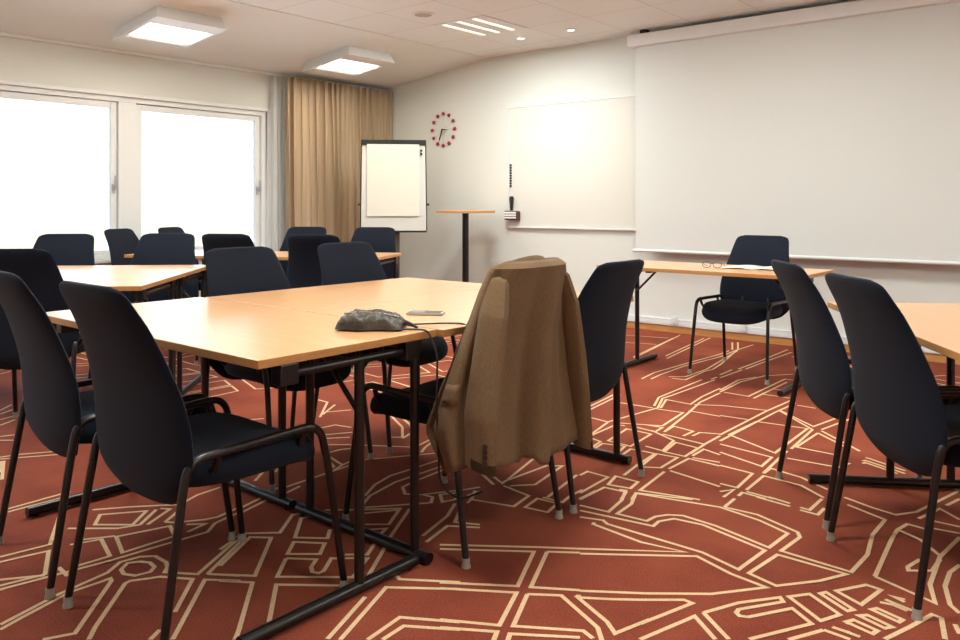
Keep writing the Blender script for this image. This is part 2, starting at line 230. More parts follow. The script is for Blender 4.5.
# ------------------------------------------------------------------ room shell
X0, X1, Y0, Y1, ZC, ZW, XK = -7.0, 2.4, -2.2, 6.55, 2.70, 2.50, -5.4
fl = MB(); fl.add([(X0, Y0, 0), (X1, Y0, 0), (X1, Y1, 0), (X0, Y1, 0)], [(0, 1, 2, 3)], 0)
fl.add([(X0, Y0, -.1), (X1, Y0, -.1), (X1, Y1, -.1), (X0, Y1, -.1)], [(3, 2, 1, 0)], 0)
STREETS = """-2.421,3.748 -2.378,3.758 -2.427,4.198
-2.443,3.783 -2.414,3.796 -2.464,4.229
-2.315,3.585 -2.285,3.648 -2.172,3.633 -2.121,3.387 -2.124,3.322
-2.108,3.315 -2.115,3.612 -2.069,3.627
-2,3.345 -2.033,3.582 -1.894,3.578 -1.873,3.335 -2,3.345
-2.11,3.334 -2.02,3.309 -1.998,3.174
-1.976,3.138 -1.997,3.288 -1.893,3.318 -1.855,3.15 -1.976,3.138
-1.828,3.121 -1.851,3.297 -1.824,3.301
-1.797,3.305 -1.731,3.307 -1.719,3.161
-1.693,2.96 -1.713,3.1 -1.719,3.161
-2.172,3.633 -2.109,4.062 -2.19,4.276 -2.182,4.403 -2.163,4.952
-2.145,4.087 -2.218,4.283 -2.227,4.756 -2.228,4.897
-2.097,4.073 -2.163,4.27 -2.006,4.259 -2.033,4.468 -2.04,4.745
-2.343,4.032 -2.13,4.046
-2.104,4.04 -1.956,4.06 -1.921,3.751 -1.996,3.711
-1.986,4.265 -1.865,4.338
-1.95,4.117 -1.769,4.116
-1.862,3.655 -1.928,4.058 -1.983,4.334 -1.989,4.627
-2.126,3.649 -1.996,3.711 -1.905,3.72 -1.898,3.625 -2.024,3.643
-1.862,3.655 -1.872,3.779 -1.755,3.758 -1.758,3.65
-1.723,3.679 -1.72,3.758 -1.632,3.797
-1.851,3.614 -1.618,3.587 -1.607,3.411
-1.925,3.637 -1.758,3.548 -1.724,3.367 -1.819,3.381
-1.711,3.359 -1.737,3.526 -1.617,3.512 -1.608,3.357 -1.711,3.359
-1.618,3.587 -1.619,3.766
-1.588,3.391 -1.59,3.516 -1.498,3.485
-1.576,3.366 -1.454,3.383
-1.587,3.158 -1.583,3.343 -1.434,3.335
-1.572,3.139 -1.329,3.091
-1.585,3.112 -1.556,2.846 -1.329,2.904
-1.695,3.1 -1.725,3.312 -1.628,3.323 -1.62,3.146 -1.695,3.1
-1.714,2.927 -1.609,2.927 -1.595,2.84 -1.686,2.82 -1.714,2.927
-1.722,2.666 -1.732,2.897 -1.836,2.902 -1.835,2.841
-1.684,2.607 -1.681,2.782 -1.588,2.792 -1.562,2.709
-1.531,2.735 -1.552,2.809 -1.351,2.886
-2.161,5.027 -2.149,5.372
-2.199,5.116 -2.203,5.327
-1.997,4.646 -2.011,4.995 -1.959,5.277 -1.831,5.45
-2.019,4.697 -2.045,5.045 -1.988,5.211
-1.978,4.662 -1.825,4.656 -1.823,5.27 -1.772,5.274
-1.783,4.626 -1.782,5.188
-1.779,4.761 -1.614,4.769
-1.776,4.936 -1.671,4.954
-1.627,3.786 -1.618,4.375 -1.597,4.719
-1.585,3.688 -1.572,4.385 -1.555,4.662
-1.866,4.341 -1.622,4.4
-1.776,4.132 -1.631,4.147
-1.593,3.815 -1.579,4.139 -1.331,4.174 -1.315,3.669 -1.593,3.815
-1.57,4.443 -1.306,4.172 -1.279,3.779
-1.573,4.452 -1.32,4.232 -1.264,4.562
-1.27,4.201 -1.21,4.553
-1.265,4.182 -1.025,3.952
-1.267,4.125 -1.271,3.826 -1.085,3.823
-1.269,4.132 -1.069,3.955
-1.565,3.641 -1.304,3.601 -1.293,3.447 -1.514,3.522
-1.437,3.344 -1.288,3.331 -1.271,3.124 -1.343,3.125
-1.247,3.631 -1.035,3.646 -1.01,3.738
-1.252,3.361 -1.253,3.446 -1.113,3.412 -0.985,3.334
-1.232,3.121 -1.241,3.331 -1.081,3.314 -0.97,3.232
-1.225,3.104 -1.113,3.095
-1.254,3.367 -1.283,3.735
-1.305,3.036 -1.271,3.094 -1.27,2.987
-1.23,3.035 -1.233,3.082 -1.138,3.075
-1.53,4.622 -1.429,4.619
-1.821,1.961 -1.545,2.166 -1.444,2.236
-1.798,1.937 -1.548,2.12 -1.445,1.897 -1.639,1.765
-1.514,2.147 -1.428,2.21
-1.514,2.147 -1.411,1.917 -1.288,1.995
-1.613,1.738 -1.423,1.863 -1.348,1.688 -1.492,1.607
-1.393,1.876 -1.313,1.933 -1.138,1.849 -1.085,1.789
-1.393,1.876 -1.317,1.709 -1.159,1.81 -1.119,1.795
-1.279,1.958 -1.266,1.966
-1.279,1.958 -1.133,1.89 -1.087,1.853 -1.05,1.978
-1.463,1.576 -1.332,1.658 -1.305,1.605
-1.276,1.629 -1.299,1.672 -1.147,1.776
-1.651,2.556 -1.535,2.569 -1.556,2.702 -1.597,2.806 -1.622,2.799
-1.686,2.73 -1.688,2.613
-1.552,2.806 -1.511,2.697 -1.503,2.577 -1.387,2.587 -1.382,2.644 -1.356,2.687 -1.31,2.717 -1.179,2.705 -0.968,2.647 -0.96,2.803 -1.078,2.853 -1.239,2.882 -1.552,2.806
-1.625,2.516 -1.347,2.56 -1.352,2.611 -1.321,2.669 -1.219,2.684 -0.971,2.618 -0.983,2.427 -1.122,2.47 -1.481,2.472 -1.511,2.491 -1.591,2.463
-1.524,2.453 -1.519,2.438 -1.314,2.412 -1.167,2.436 -1.444,2.236
-1.423,2.204 -1.123,2.431 -0.989,2.383 -0.874,2.366 -0.982,2.223 -1.131,2.102 -1.287,1.992
-1.231,3.002 -1.226,2.892
-1.139,3.104 -1.05,3.089
-1.171,3.072 -1.039,3.058
-1.264,1.957 -1.191,2.006 -1.122,2.059
-2.929,5.273 -3.136,6.454
-2.929,5.273 -2.957,5.323 -3.11,6.263
-3.333,5.809 -3.076,5.897
-3.505,6.145 -3.138,6.241
-2.734,5.405 -2.875,6.531
-2.789,5.496 -2.907,6.434
-2.543,4.674 -2.572,4.902 -2.547,5.291 -2.505,5.844 -2.509,6.01
-2.493,4.707 -2.509,4.869 -2.514,5.223 -2.461,5.74 -2.477,6.095 -2.464,6.385
-2.477,6.095 -2.342,5.463 -2.312,5.253 -2.327,5.151 -2.31,4.829 -2.4,4.818
-2.508,6.069 -2.641,6.39
-2.474,6.097 -2.605,6.419
-2.459,6.052 -2.345,5.226 -2.352,4.916 -2.436,4.845
-2.188,4.949 -2.187,5.039
-2.18,5.377 -2.171,5.805 -2.176,6.347
-2.14,5.405 -2.133,5.786 -2.112,6.252
-0.953,2.105 -0.9,2.222 -0.82,2.33 -0.804,2.31 -0.885,2.186 -0.883,2.164 -0.869,2.153 -0.848,2.163 -0.772,2.289 -0.703,2.239 -0.803,2.054
-0.953,2.105 -0.844,2.019
-0.802,2.35 -0.761,2.405 -0.658,2.338 -0.689,2.27 -0.802,2.35
-0.669,2.229 -0.724,2.12
-0.669,2.229 -0.601,2.225
-0.655,2.258 -0.611,2.259
-1.06,1.94 -1.001,2.137 -1.028,2.139 -1.125,2.058
-1.022,1.87 -0.964,2.073 -0.871,1.997
-0.634,2.305 -0.623,2.306
-3.124,2.531 -3.053,2.647
-3.074,2.49 -2.997,2.582
-2.99,2.429 -2.903,2.502 -2.64,2.672 -2.668,2.804
-2.885,2.344 -2.88,2.421 -2.854,2.467
-2.87,2.332 -2.701,2.284 -2.658,2.16
-2.828,2.298 -2.714,2.247 -2.696,2.19
-2.701,2.284 -2.715,2.347 -2.643,2.453 -2.504,2.664
-2.565,2.636 -2.604,2.702 -2.65,2.819
-2.687,1.923 -2.668,1.958 -2.676,2.313
-2.61,1.915 -2.633,2.005
-2.894,1.922 -3.004,2.15 -2.991,2.208 -2.85,2.04
-2.937,1.926 -3.003,2.083
-2.823,1.922 -3.004,2.15
-2.349,2.1 -2.412,2.21 -2.441,2.322 -2.425,2.613
-2.287,2.033 -2.334,2.112 -2.37,2.283 -2.358,2.572
-2.323,2.566 -2.315,2.329 -2.305,2.262 -2.242,2.214 -2.186,2.254 -2.137,2.26 -2.102,2.215 -2.115,2.194
-2.186,2.254 -2.094,2.402 -2.066,2.462
-2.115,2.194 -2.258,2.019
-2.133,2.298 -2.087,2.365 -2.053,2.296 -2.072,2.246 -2.133,2.298
-1.991,2.298 -2.038,2.413 -2.042,2.357
-2.357,1.909 -2.282,1.972 -2.152,2.098 -2.076,1.969 -2.141,1.914
-2.223,1.975 -2.143,2.089
-2.105,1.882 -2.056,1.937 -2.034,1.887
-2.123,2.122 -1.992,1.895
-2.027,2.268 -1.967,2.159 -1.914,1.974
-1.984,2.255 -1.908,2.134 -1.825,2.174
-1.869,1.945 -1.906,2.092 -1.808,2.154
-2.611,1.845 -2.569,1.685
-2.644,1.834 -2.611,1.712
-3.3,3.081 -2.926,2.87 -2.8,2.747 -2.856,2.7
-3.268,3.108 -2.929,2.928 -2.823,2.84 -2.785,2.733
-3.717,2.956 -3.626,2.955 -3.401,2.721
-3.431,2.762 -3.548,2.946
-3.473,2.796 -3.393,2.932
-3.249,2.482 -3.226,2.679 -3.126,2.702
-3.656,2.443 -3.611,2.513
-2.387,0.821 -2.442,0.992 -2.47,1.15 -2.512,1.21 -2.501,1.27 -2.469,1.304 -2.399,1.304 -2.363,1.289 -2.337,1.266 -2.247,1.324 -2.385,1.565
-2.359,0.811 -2.383,0.876 -2.43,1.022 -2.425,1.107 -2.426,1.138 -2.407,1.133 -2.186,0.932 -2.22,0.864
-2.127,0.942 -2.177,0.981 -2.359,1.152 -2.363,1.169 -2.333,1.216 -2.32,1.241 -2.229,1.297 -2.086,1.16
-1.959,1.083 -2.197,1.319 -2.108,1.383
-2.224,1.344 -2.35,1.541
-2.224,1.344 -2.137,1.402
-2.457,1.187 -2.485,1.221 -2.466,1.252 -2.435,1.269 -2.394,1.263 -2.372,1.237 -2.383,1.195 -2.421,1.178 -2.457,1.187
-2.63,0.904 -2.604,1.021 -2.772,1.098 -2.804,0.964
-2.604,0.895 -2.545,1.193 -2.533,1.312 -2.508,1.516 -2.557,1.575 -2.579,1.692
-2.844,0.978 -2.82,1.121 -3.065,1.253
-2.604,0.895 -2.574,1.067
-2.542,1.062 -2.624,1.069
-2.769,1.164 -2.733,1.252 -2.581,1.21 -2.591,1.097
-2.714,1.294 -2.659,1.46 -2.566,1.427 -2.574,1.248 -2.714,1.294
-2.874,1.294 -2.952,1.348 -2.856,1.475 -2.771,1.38 -2.874,1.294
-2.776,1.184 -2.778,1.209 -2.723,1.294
-2.914,1.217 -2.78,1.33 -2.751,1.397 -2.84,1.505
-2.731,1.414 -2.805,1.54 -2.84,1.52
-2.704,1.466 -2.772,1.562
-2.704,1.466 -2.672,1.486 -2.615,1.57 -2.601,1.612 -2.622,1.72
-2.625,1.503 -2.578,1.548 -2.562,1.471
-3.238,1.138 -3.232,1.359
-3.27,1.15 -3.279,1.379
-3.022,1.352 -2.943,1.456 -2.822,1.59 -2.862,1.686 -2.869,1.789
-2.674,0.919 -2.6,1.019
-1.834,1.188 -1.878,1.232
-2.004,1.045 -2.031,1.087
-2.35,1.466 -2.406,1.588 -2.312,1.675 -2.411,1.802 -2.384,1.849
-2.244,1.4 -2.359,1.587 -2.3,1.631 -2.102,1.431 -2.191,1.367
-2.155,1.344 -2.07,1.401 -1.832,1.19
-1.81,1.272 -2.004,1.439 -1.823,1.581
-2.346,1.831 -2.358,1.801 -2.238,1.683 -2.148,1.751 -2.199,1.803
-2.151,1.588 -2.211,1.658 -2.123,1.719 -2.07,1.656 -2.151,1.588
-2.128,1.566 -2.047,1.623 -2.017,1.579 -1.987,1.56 -1.965,1.567 -1.966,1.588 -2.017,1.66 -1.985,1.679
-2.128,1.566 -2.043,1.47 -1.864,1.616 -1.928,1.735 -1.983,1.688
-1.649,1.344 -1.743,1.559
-1.623,1.365 -1.741,1.64 -1.565,1.773
-1.831,1.647 -1.947,1.829
-1.779,1.713 -1.746,1.702 -1.593,1.805
-1.568,1.411 -1.585,1.545 -1.441,1.632
-1.538,1.436 -1.544,1.52 -1.415,1.603
-1.994,1.827 -1.949,1.753 -2.005,1.706
-1.224,2.892 -1.103,2.899 -0.937,2.834 -0.917,2.797 -0.928,2.646 -0.708,2.633 -0.703,2.798 -0.732,2.979 -0.732,3.149 -0.878,3.215
-0.927,2.61 -0.948,2.421 -0.854,2.394 -0.764,2.511 -0.716,2.609 -0.927,2.61
-0.644,2.648 -0.674,3 -0.676,3.081 -0.661,3.157 -0.596,3.148
-0.644,2.648 -0.469,2.581 -0.504,2.698 -0.519,2.929 -0.497,3.149
-0.676,3.081 -0.598,3.038 -0.52,2.939
-0.582,2.783 -0.574,2.757 -0.517,2.804 -0.515,2.908
-0.582,2.783 -0.564,2.867
-0.642,3.241 -0.602,3.398 -0.525,3.324
-0.459,2.909 -0.474,2.83 -0.468,2.718 -0.435,2.6 -0.405,2.562
-0.708,2.477 -0.65,2.575 -0.608,2.57 -0.629,2.438 -0.708,2.477
-0.739,2.43 -0.728,2.45 -0.637,2.394 -0.649,2.375 -0.739,2.43
-0.592,2.487 -0.561,2.495 -0.52,2.483
-0.537,2.533 -0.576,2.548 -0.54,2.549
-0.599,2.426 -0.588,2.444 -0.519,2.422 -0.524,2.401 -0.599,2.426
-0.617,2.367 -0.599,2.386 -0.531,2.362 -0.545,2.342 -0.617,2.367
-0.634,2.309 -0.621,2.334 -0.557,2.316 -0.563,2.29 -0.634,2.309
-0.655,2.258 -0.584,2.253
-0.531,2.282 -0.495,2.392 -0.462,2.505 -0.439,2.498 -0.41,2.383
-0.404,2.485 -0.385,2.436
-0.509,2.492 -0.584,2.512
-0.977,3.808 -0.968,3.824 -0.793,3.745
-0.968,3.772 -0.96,3.791 -0.817,3.724
-0.979,3.867 -0.962,3.863 -0.801,3.784
-0.91,3.29 -0.802,3.246 -0.714,3.225 -0.662,3.304 -0.579,3.665
-0.589,3.449 -0.562,3.56
-1.007,3.073 -0.971,3.068 -0.971,3.217
-0.998,3.045 -0.933,3.041 -0.934,3.123
-0.686,3.7 -0.579,3.665
-0.593,3.247 -0.513,3.249
-0.58,3.172 -0.503,3.184
-2.033,2.566 -2.013,2.848 -1.959,2.893 -1.913,2.628 -1.982,2.551
-2.002,2.535 -1.858,2.511 -1.836,2.386 -2.005,2.337 -2.054,2.418
-2.154,2.583 -2.042,2.52
-2.125,2.607 -2.024,2.555 -2.121,2.914
-1.795,2.547 -1.849,2.838
-1.735,2.704 -1.735,2.615 -1.721,2.541 -1.809,2.535
-1.8,2.409 -1.817,2.512 -1.728,2.519 -1.707,2.423 -1.8,2.409
-3.968,1.364 -3.95,1.432 -3.822,1.63
-3.939,1.354 -3.778,1.594
-4.87,1.674 -4.958,1.763
-4.783,1.645 -4.837,1.729
-4.659,1.602 -4.683,1.679
-4.54,1.561 -4.598,1.653
-4.32,1.485 -4.295,1.548
-4.252,1.462 -4.193,1.511
-3.897,1.355 -3.638,1.258
-3.912,1.668 -4.085,1.724
-5.921,2.036 -5.962,2.119
-3.907,1.347 -3.746,1.288"""
LW = .0068
SN = [0]
def strip_line(pts, w=LW, closed=False):
    SN[0] += 1; z = .0008 + (SN[0] % 13) * .00012
    P = [Vector((a, b)) for a, b in pts]; Q = []
    if closed: P = P + [P[0]]
    # round the corners of long polylines a touch
    for i, p in enumerate(P):
        if closed and i in (0, len(P) - 1): a = (P[0] - P[-2]).normalized(); b = (P[1] - P[0]).normalized()
        else:
            a = (p - P[i - 1]).normalized() if i > 0 else (P[1] - p).normalized()
            b = (P[i + 1] - p).normalized() if i < len(P) - 1 else a
        t = a + b
        if t.length < .35: t = Vector((-a.y, a.x)) * .35 + a * .1
        t.normalize(); nrm = Vector((-t.y, t.x)); k = w / max(.5, abs(nrm.dot(Vector((-a.y, a.x)))))
        Q.append((p + nrm * k, p - nrm * k))
    vs = []; fs = []
    for i, (l, r) in enumerate(Q): vs += [(l.x, l.y, z), (r.x, r.y, z)]
    for i in range(len(Q) - 1): fs.append((2 * i, 2 * i + 1, 2 * i + 3, 2 * i + 2))
    fs = [f if (Vector(vs[f[1]]) - Vector(vs[f[0]])).cross(Vector(vs[f[2]]) - Vector(vs[f[1]])).z > 0 else f[::-1] for f in fs]
    fl.add(vs, fs, 1)
pts_all = []
for line in STREETS.split('\n'):
    p = [tuple(map(float, t.split(','))) for t in line.split()]
    p = [q for i, q in enumerate(p) if i == 0 or (Vector(q) - Vector(p[i - 1])).length > .008]
    if len(p) < 2: continue
    p = [(min(max(a, X0 + .02), X1 - .02), min(max(b, Y0 + .02), Y1 - .06)) for a, b in p]
    cl = len(p) > 3 and (Vector(p[0]) - Vector(p[-1])).length < .02
    strip_line(p[:-1] if cl else p, closed=cl)
    for a, b in zip(p, p[1:]):
        n = int((Vector(a) - Vector(b)).length / .08) + 1
        for k in range(n + 1): pts_all.append((a[0] + (b[0] - a[0]) * k / n, a[1] + (b[1] - a[1]) * k / n))
# the same street-map pattern carried on over the rest of the carpet
def jitter(i, j):
    r = random.Random(i * 977 + j * 131); return ((i + .5) * .52 + (j * .17) + r.uniform(-.15, .15), (j + .5) * .40 - i * .06 + r.uniform(-.12, .12))
def inset(poly, d):
    P = [Vector(p) for p in poly]; n = len(P); out = []
    for i in range(n):
        a = (P[i] - P[i - 1]).normalized(); b = (P[(i + 1) % n] - P[i]).normalized()
        na = Vector((-a.y, a.x)); nb = Vector((-b.y, b.x)); m = (na + nb)
        if m.length < .2: return None
        m.normalize(); out.append(tuple(P[i] + m * d / max(.4, m.dot(na))))
    return out
for i in range(-20, 14):
    for j in range(-14, 22):
        q = [jitter(i, j), jitter(i + 1, j), jitter(i + 1, j + 1), jitter(i, j + 1)]
        if any(not (X0 + .05 < a < X1 - .05 and Y0 + .05 < b < Y1 - .1) for a, b in q): continue
        cx = sum(a for a, b in q) / 4; cy = sum(b for a, b in q) / 4
        dd = cy * .766 - cx * .643; rr = cx * .766 + cy * .643
        if dd > .3 and dd < 4.3 and -.50 < rr / dd < .66: continue
        if any((a - cx) ** 2 + (b - cy) ** 2 < .34 ** 2 for a, b in pts_all): continue
        k = inset(q, .045)
        if k:
            rnd = random.Random(i * 31 + j * 17).random()
            if rnd < .3:
                m1 = ((k[0][0] + k[1][0]) / 2, (k[0][1] + k[1][1]) / 2); m2 = ((k[2][0] + k[3][0]) / 2, (k[2][1] + k[3][1]) / 2)
                h1 = inset([k[0], m1, m2, k[3]], .016); h2 = inset([m1, k[1], k[2], m2], .016)
                strip_line(h1, closed=True); strip_line(h2, closed=True)
            else: strip_line(k, closed=True)
floor = struct(fl.build('floor', [M['carpet'], M['carpet_line']], fix=False))

w = MB(); w.box((X0 - .35, Y1, -.1), (X1 + .12, Y1 + .12, ZC + .2)); struct(w.build('wall_front', M['wall']))
w = MB(); w.box((X1, Y0 - .12, -.1), (X1 + .12, Y1, ZC + .2)); struct(w.build('wall_right', M['wall']))
w = MB(); w.box((X0 - .35, Y0 - .12, -.1), (X1, Y0, ZC + .2)); struct(w.build('wall_back', M['wall']))
# window wall with its openings
WZ0, WZ1 = .66, 2.10
WINS = [(-1.55, 1.55), (1.75, 4.91)]
w = MB(); w.box((X0 - .3, Y0, -.1), (X0, Y1, WZ0)); w.box((X0 - .3, Y0, WZ1), (X0, Y1, ZC + .2))
ys = [Y0] + [v for a in WINS for v in a] + [Y1]
for k in range(0, len(ys), 2): w.box((X0 - .3, ys[k], WZ0), (X0, ys[k + 1], WZ1))
struct(w.build('wall_left', M['wall']))
c = MB(); c.box((XK, Y0, ZC), (X1, Y1, ZC + .1), 0)
c.add([(XK, Y0, ZC), (XK, Y1, ZC), (X0, Y1, ZW), (X0, Y0, ZW)], [(0, 1, 2, 3)], 1)
c.add([(XK, Y0, ZC + .1), (XK, Y1, ZC + .1), (X0, Y1, ZC + .1), (X0, Y0, ZC + .1)], [(3, 2, 1, 0)], 1)
struct(c.build('ceiling', [M['tiles'], M['ceil']], fix=False))
t = MB(); t.box((XK - .012, Y0, ZC - .006), (XK + .012, Y1, ZC)); struct(t.build('trim_1', M['ceil']))
t = MB(); t.box((X0, Y0, ZW - .022), (X0 + .05, Y1, ZW + .004)); struct(t.build('trim_2', M['ceil'], bevel=.004))          # rail under the ceiling
t = MB(); t.box((X0 + .001, Y1 - .018, 0), (X1, Y1, .062)); struct(t.build('baseboard_front', M['strip'], bevel=.003))
t = MB(); t.box((X0, Y1 - .028, .062), (X1, Y1, .122)); t.box((X0, Y1 - .031, .066), (X1, Y1 - .028, .094)); struct(t.build('trim_3', M['white'], bevel=.002))
t = MB(); t.box((X0 + .001, Y0, 0), (X0 + .018, Y1 - .03, .062)); struct(t.build('baseboard_left', M['strip'], bevel=.003))

# windows: two sashes each in a shared frame
for wi, (a, b) in enumerate(WINS):
    e = struct(empty('window_%d' % (wi + 1), (X0, a, WZ0)))
    h = WZ1 - WZ0; L = b - a; mid = L * .53 if wi == 1 else L / 2
    if wi == 1: mid = 3.45 - a
    f = MB()
    f.box((-.14, 0, 0), (-.02, .05, h)); f.box((-.14, L - .05, 0), (-.02, L, h)); f.box((-.14, .05, 0), (-.02, L - .05, .04)); f.box((-.14, .05, h - .045), (-.02, L - .05, h)); f.box((-.14, mid - .08, .04), (-.02, mid + .08, h - .045))
    f.build('window_frame', M['white'], e, bevel=.004)
    ar = MB(); ar.box((-.02, -.045, -.03), (.012, 0, h + .03)); ar.box((-.02, L, -.03), (.012, L + .045, h + .03)); ar.box((-.02, 0, h), (.012, L, h + .03)); ar.build('casing', M['white'], e, bevel=.003)
    sl = MB(); sl.box((-.02, -.05, -.03), (.06, L + .05, 0)); sl.build('window_sill', M['white'], e, bevel=.004)
    for (p, q) in ((.055, mid - .085), (mid + .085, L - .055)):
        s_ = MB(); ww = .055; z0, z1 = .045, h - .05
        s_.box((-.115, p, z0), (-.045, p + ww, z1)); s_.box((-.115, q - ww, z0), (-.045, q, z1)); s_.box((-.115, p + ww, z0), (-.045, q - ww, z0 + .035)); s_.box((-.115, p + ww, z1 - .055), (-.045, q - ww, z1))
        so = s_.build('sash', M['white'], e, bevel=.006)
        g = MB(); g.box((-.085, p + ww, z0 + .03), (-.079, q - ww, z1 - .05)); g.build('pane', M['glass'], so)
        hd = MB(); hd.box((-.045, q - .045, .58), (-.033, q - .018, .66)); hd.tube(arc_path([(-.033, q - .031, .62), (-.005, q - .031, .62), (-.005, q - .031, .735)], .015), .009, 8); hd.build('handle', M['alu'], so)

# ------------------------------------------------------------------ curtains
def curtain(ya, yb, x, amp, waves, z0, z1, seed, gather=.5):
    m = MB(); N = int(waves * 14); rows = []
    for r in range(15):
        tz = r / 14; z = z0 + (z1 - z0) * tz; row = []
        for k in range(N + 1):
            t = k / N; ph = t * waves * 2 * pi + 1.6 * sin(t * 11 + seed) + .8 * sin(t * 27) + .35 * sin(tz * 3 + t * 21)
            a = amp * (1 - gather * tz ** 3) * (.72 + .42 * sin(t * 17 + seed * 2))
            row.append((x + a * sin(ph) + .01 * sin(tz * 5 + t * 30), ya + (yb - ya) * t + .015 * sin(ph * 2 + tz * 2), z))
        rows.append(row)
    m.grid(rows); return m
cu = curtain(5.04, 6.535, X0 + .17, .058, 17, .03, ZW - .03, 1)
tag(cu.build('curtain', M['curtain'], solid=.003, fix=False), 'long pleated taupe curtain hanging at the room corner behind the flip chart', 'curtain')
cu = curtain(4.93, 5.12, X0 + .07, .022, 5, .03, ZW - .03, 4)
tag(cu.build('sheer_curtain', M['sheer'], fix=False), 'narrow strip of sheer white curtain between the window and the taupe curtain', 'curtain')

# ------------------------------------------------------------------ ceiling fixtures
SL = atan2(ZC - ZW, XK - X0)          # slope of the plaster part
def area_light(name, loc, size, power, col, parent=None, rot=(0, 0, 0), sy=None):
    d = bpy.data.lights.new(name, 'AREA'); d.energy = power; d.color = col; d.shape = 'RECTANGLE'; d.size = size; d.size_y = sy or size
    o = bpy.data.objects.new(name, d); COL.objects.link(o); o.location = loc; o.rotation_euler = rot
    if parent: o.parent = parent
    return o
def slope_lamp(x, y, label):
    z = ZC - (XK - x) * math.tan(SL)
    e = empty('ceiling_lamp', (x, y, z)); e.rotation_euler = (0, -SL, 0)
    tag(e, label, 'lamp', 'ceiling lamps on the sloping plaster')
    hx, hy, d = .36, .30, .10
    b = MB()   # housing: shallow tray with sloping sides
    vs = [(-hx * .9, -hy * .9, 0), (hx * .9, -hy * .9, 0), (hx * .9, hy * .9, 0), (-hx * .9, hy * .9, 0), (-hx, -hy, -d), (hx, -hy, -d), (hx, hy, -d), (-hx, hy, -d),
          (-.20, -.27, -d), (.20, -.27, -d), (.20, .27, -d), (-.20, .27, -d), (-.19, -.26, -d + .03), (.19, -.26, -d + .03), (.19, .26, -d + .03), (-.19, .26, -d + .03)]
    fs = [(0, 1, 2, 3)] + [(i, (i + 1) % 4, (i + 1) % 4 + 4, i + 4) for i in range(4)] + [(i + 4, (i + 1) % 4 + 4, (i + 1) % 4 + 8, i + 8) for i in range(4)] + [(i + 8, (i + 1) % 4 + 8, (i + 1) % 4 + 12, i + 12) for i in range(4)] + [(12, 13, 14, 15)]
    b.add(vs, fs); b.build('housing', M['white'], e, fix=False)
    for k in (-1, 0, 1):
        tb = MB(); tb.box((k * .12 - .032, -.255, -d + .004), (k * .12 + .032, .255, -d + .02)); tb.build('tube', M['lamp'], e)
    lv = MB()
    for k in range(7): lv.box((-.19, -.24 + k * .08, -d), (.19, -.237 + k * .08, -d + .006))
    lv.build('louver', M['white'], e)
    area_light('ceiling_lamp_light', (0, 0, -d - .01), .40, L_SLOPE, WARM, e, sy=.54)
slope_lamp(-6.10, 3.34, 'white square ceiling lamp on the sloping ceiling, nearer the left windows')
slope_lamp(-6.14, 5.26, 'white square ceiling lamp above the taupe curtain')
def grid_light(x, y, label):
    e = empty('recessed_ceiling_light', (x, y, ZC)); tag(e, label, 'ceiling light')
    f = MB(); f.box((-.3, -.3, -.006), (.3, .3, -.001)); f.build('panel', M['ceil'], e)
    for k in (-1, 0, 1):
        s_ = MB(); s_.box((k * .17 - .018, -.27, -.011), (k * .17 + .018, .27, -.006)); s_.build('light_slot', M['lampw'], e)
    area_light('recessed_light', (0, 0, -.02), .55, L_GRID, NEUT, e)
    return e
grid_light(-4.5, 5.35, 'square recessed ceiling panel with three glowing slots before the front wall')
for x, y in ((-4.5, 2.35), (-4.5, -.4), (-2.0, 4.4), (-1.7, 1.6), (1.0, 4.4), (1.0, 1.6)):
    grid_light(x, y, 'square recessed ceiling light with three slots over the tables, outside the photo')['group'] = 'ceiling lights outside the photo'
for x, lab in ((-4.51, 'left of the two small round downlights above the whiteboard'), (-3.95, 'right of the two small round downlights above the whiteboard')):
    e = empty('downlight', (x, 5.97, ZC)); tag(e, lab, 'downlight', 'downlights above the whiteboard')
    r = MB(); r.lathe((0, 0, -.008), [(.030, .001), (.033, .0), (.045, .003), (.047, .008)], 24); r.build('trim_ring', M['white'], e)
    bl = MB(); bl.disc((0, 0, -.0095), .030, .004, 20); bl.build('bulb', M['lamp'], e)
    sd = bpy.data.lights.new('downlight_spot', 'SPOT'); sd.energy = L_SPOT; sd.color = (1, .90, .58); sd.spot_size = radians(82); sd.spot_blend = .75; sd.shadow_soft_size = .03
    so = bpy.data.objects.new('downlight_spot', sd); COL.objects.link(so); so.parent = e; so.location = (0, 0, -.02); so.rotation_euler = (radians(5), 0, 0)
sp = MB(); sp.lathe((-4.55, 4.70, ZC - .012), [(.075, 0), (.088, .004), (.095, .012)], 32); sp.disc((-4.55, 4.70, ZC - .0125), .07, .001, 28, 1)
tag(sp.build('ceiling_speaker', [M['ceil'], mat('speaker_grille', (.50, .45, .42), .8)]), 'flat round loudspeaker grille in the tiled ceiling', 'speaker')

# ------------------------------------------------------------------ front wall furniture
e = empty('whiteboard', (-4.34, Y1, .915)); tag(e, 'wide white enamel whiteboard on the front wall left of the projection screen', 'whiteboard')
hw = .743
b = MB(); b.box((-hw, -.022, 0), (hw, -.004, 1.22)); b.build('board_surface', M['board'], e)
b = MB()
for a, c_ in (((-hw - .008, -.03, -.01), (-hw, 0, 1.23)), ((hw, -.03, -.01), (hw + .008, 0, 1.23)), ((-hw, -.03, 1.22), (hw, 0, 1.23)), ((-hw, -.034, -.014), (hw, 0, 0))): b.box(a, c_)
b.build('board_frame', M['white'], e)
b = MB(); b.box((hw + .008, -.032, -.01), (hw + .014, 0, 1.23)); b.build('edge_strip', M['black'], e, label='dark edge strip on the right')
for k in range(9):
    m = MB(); m.disc((-5.06, Y1 - .033, 1.33 + k * .027), .0115, .011, 14, axis='y')
    o = m.build('magnet', M['black']); tag(o, 'small round black magnet in the vertical row on the whiteboard left edge', 'magnet', 'black magnets in a row')
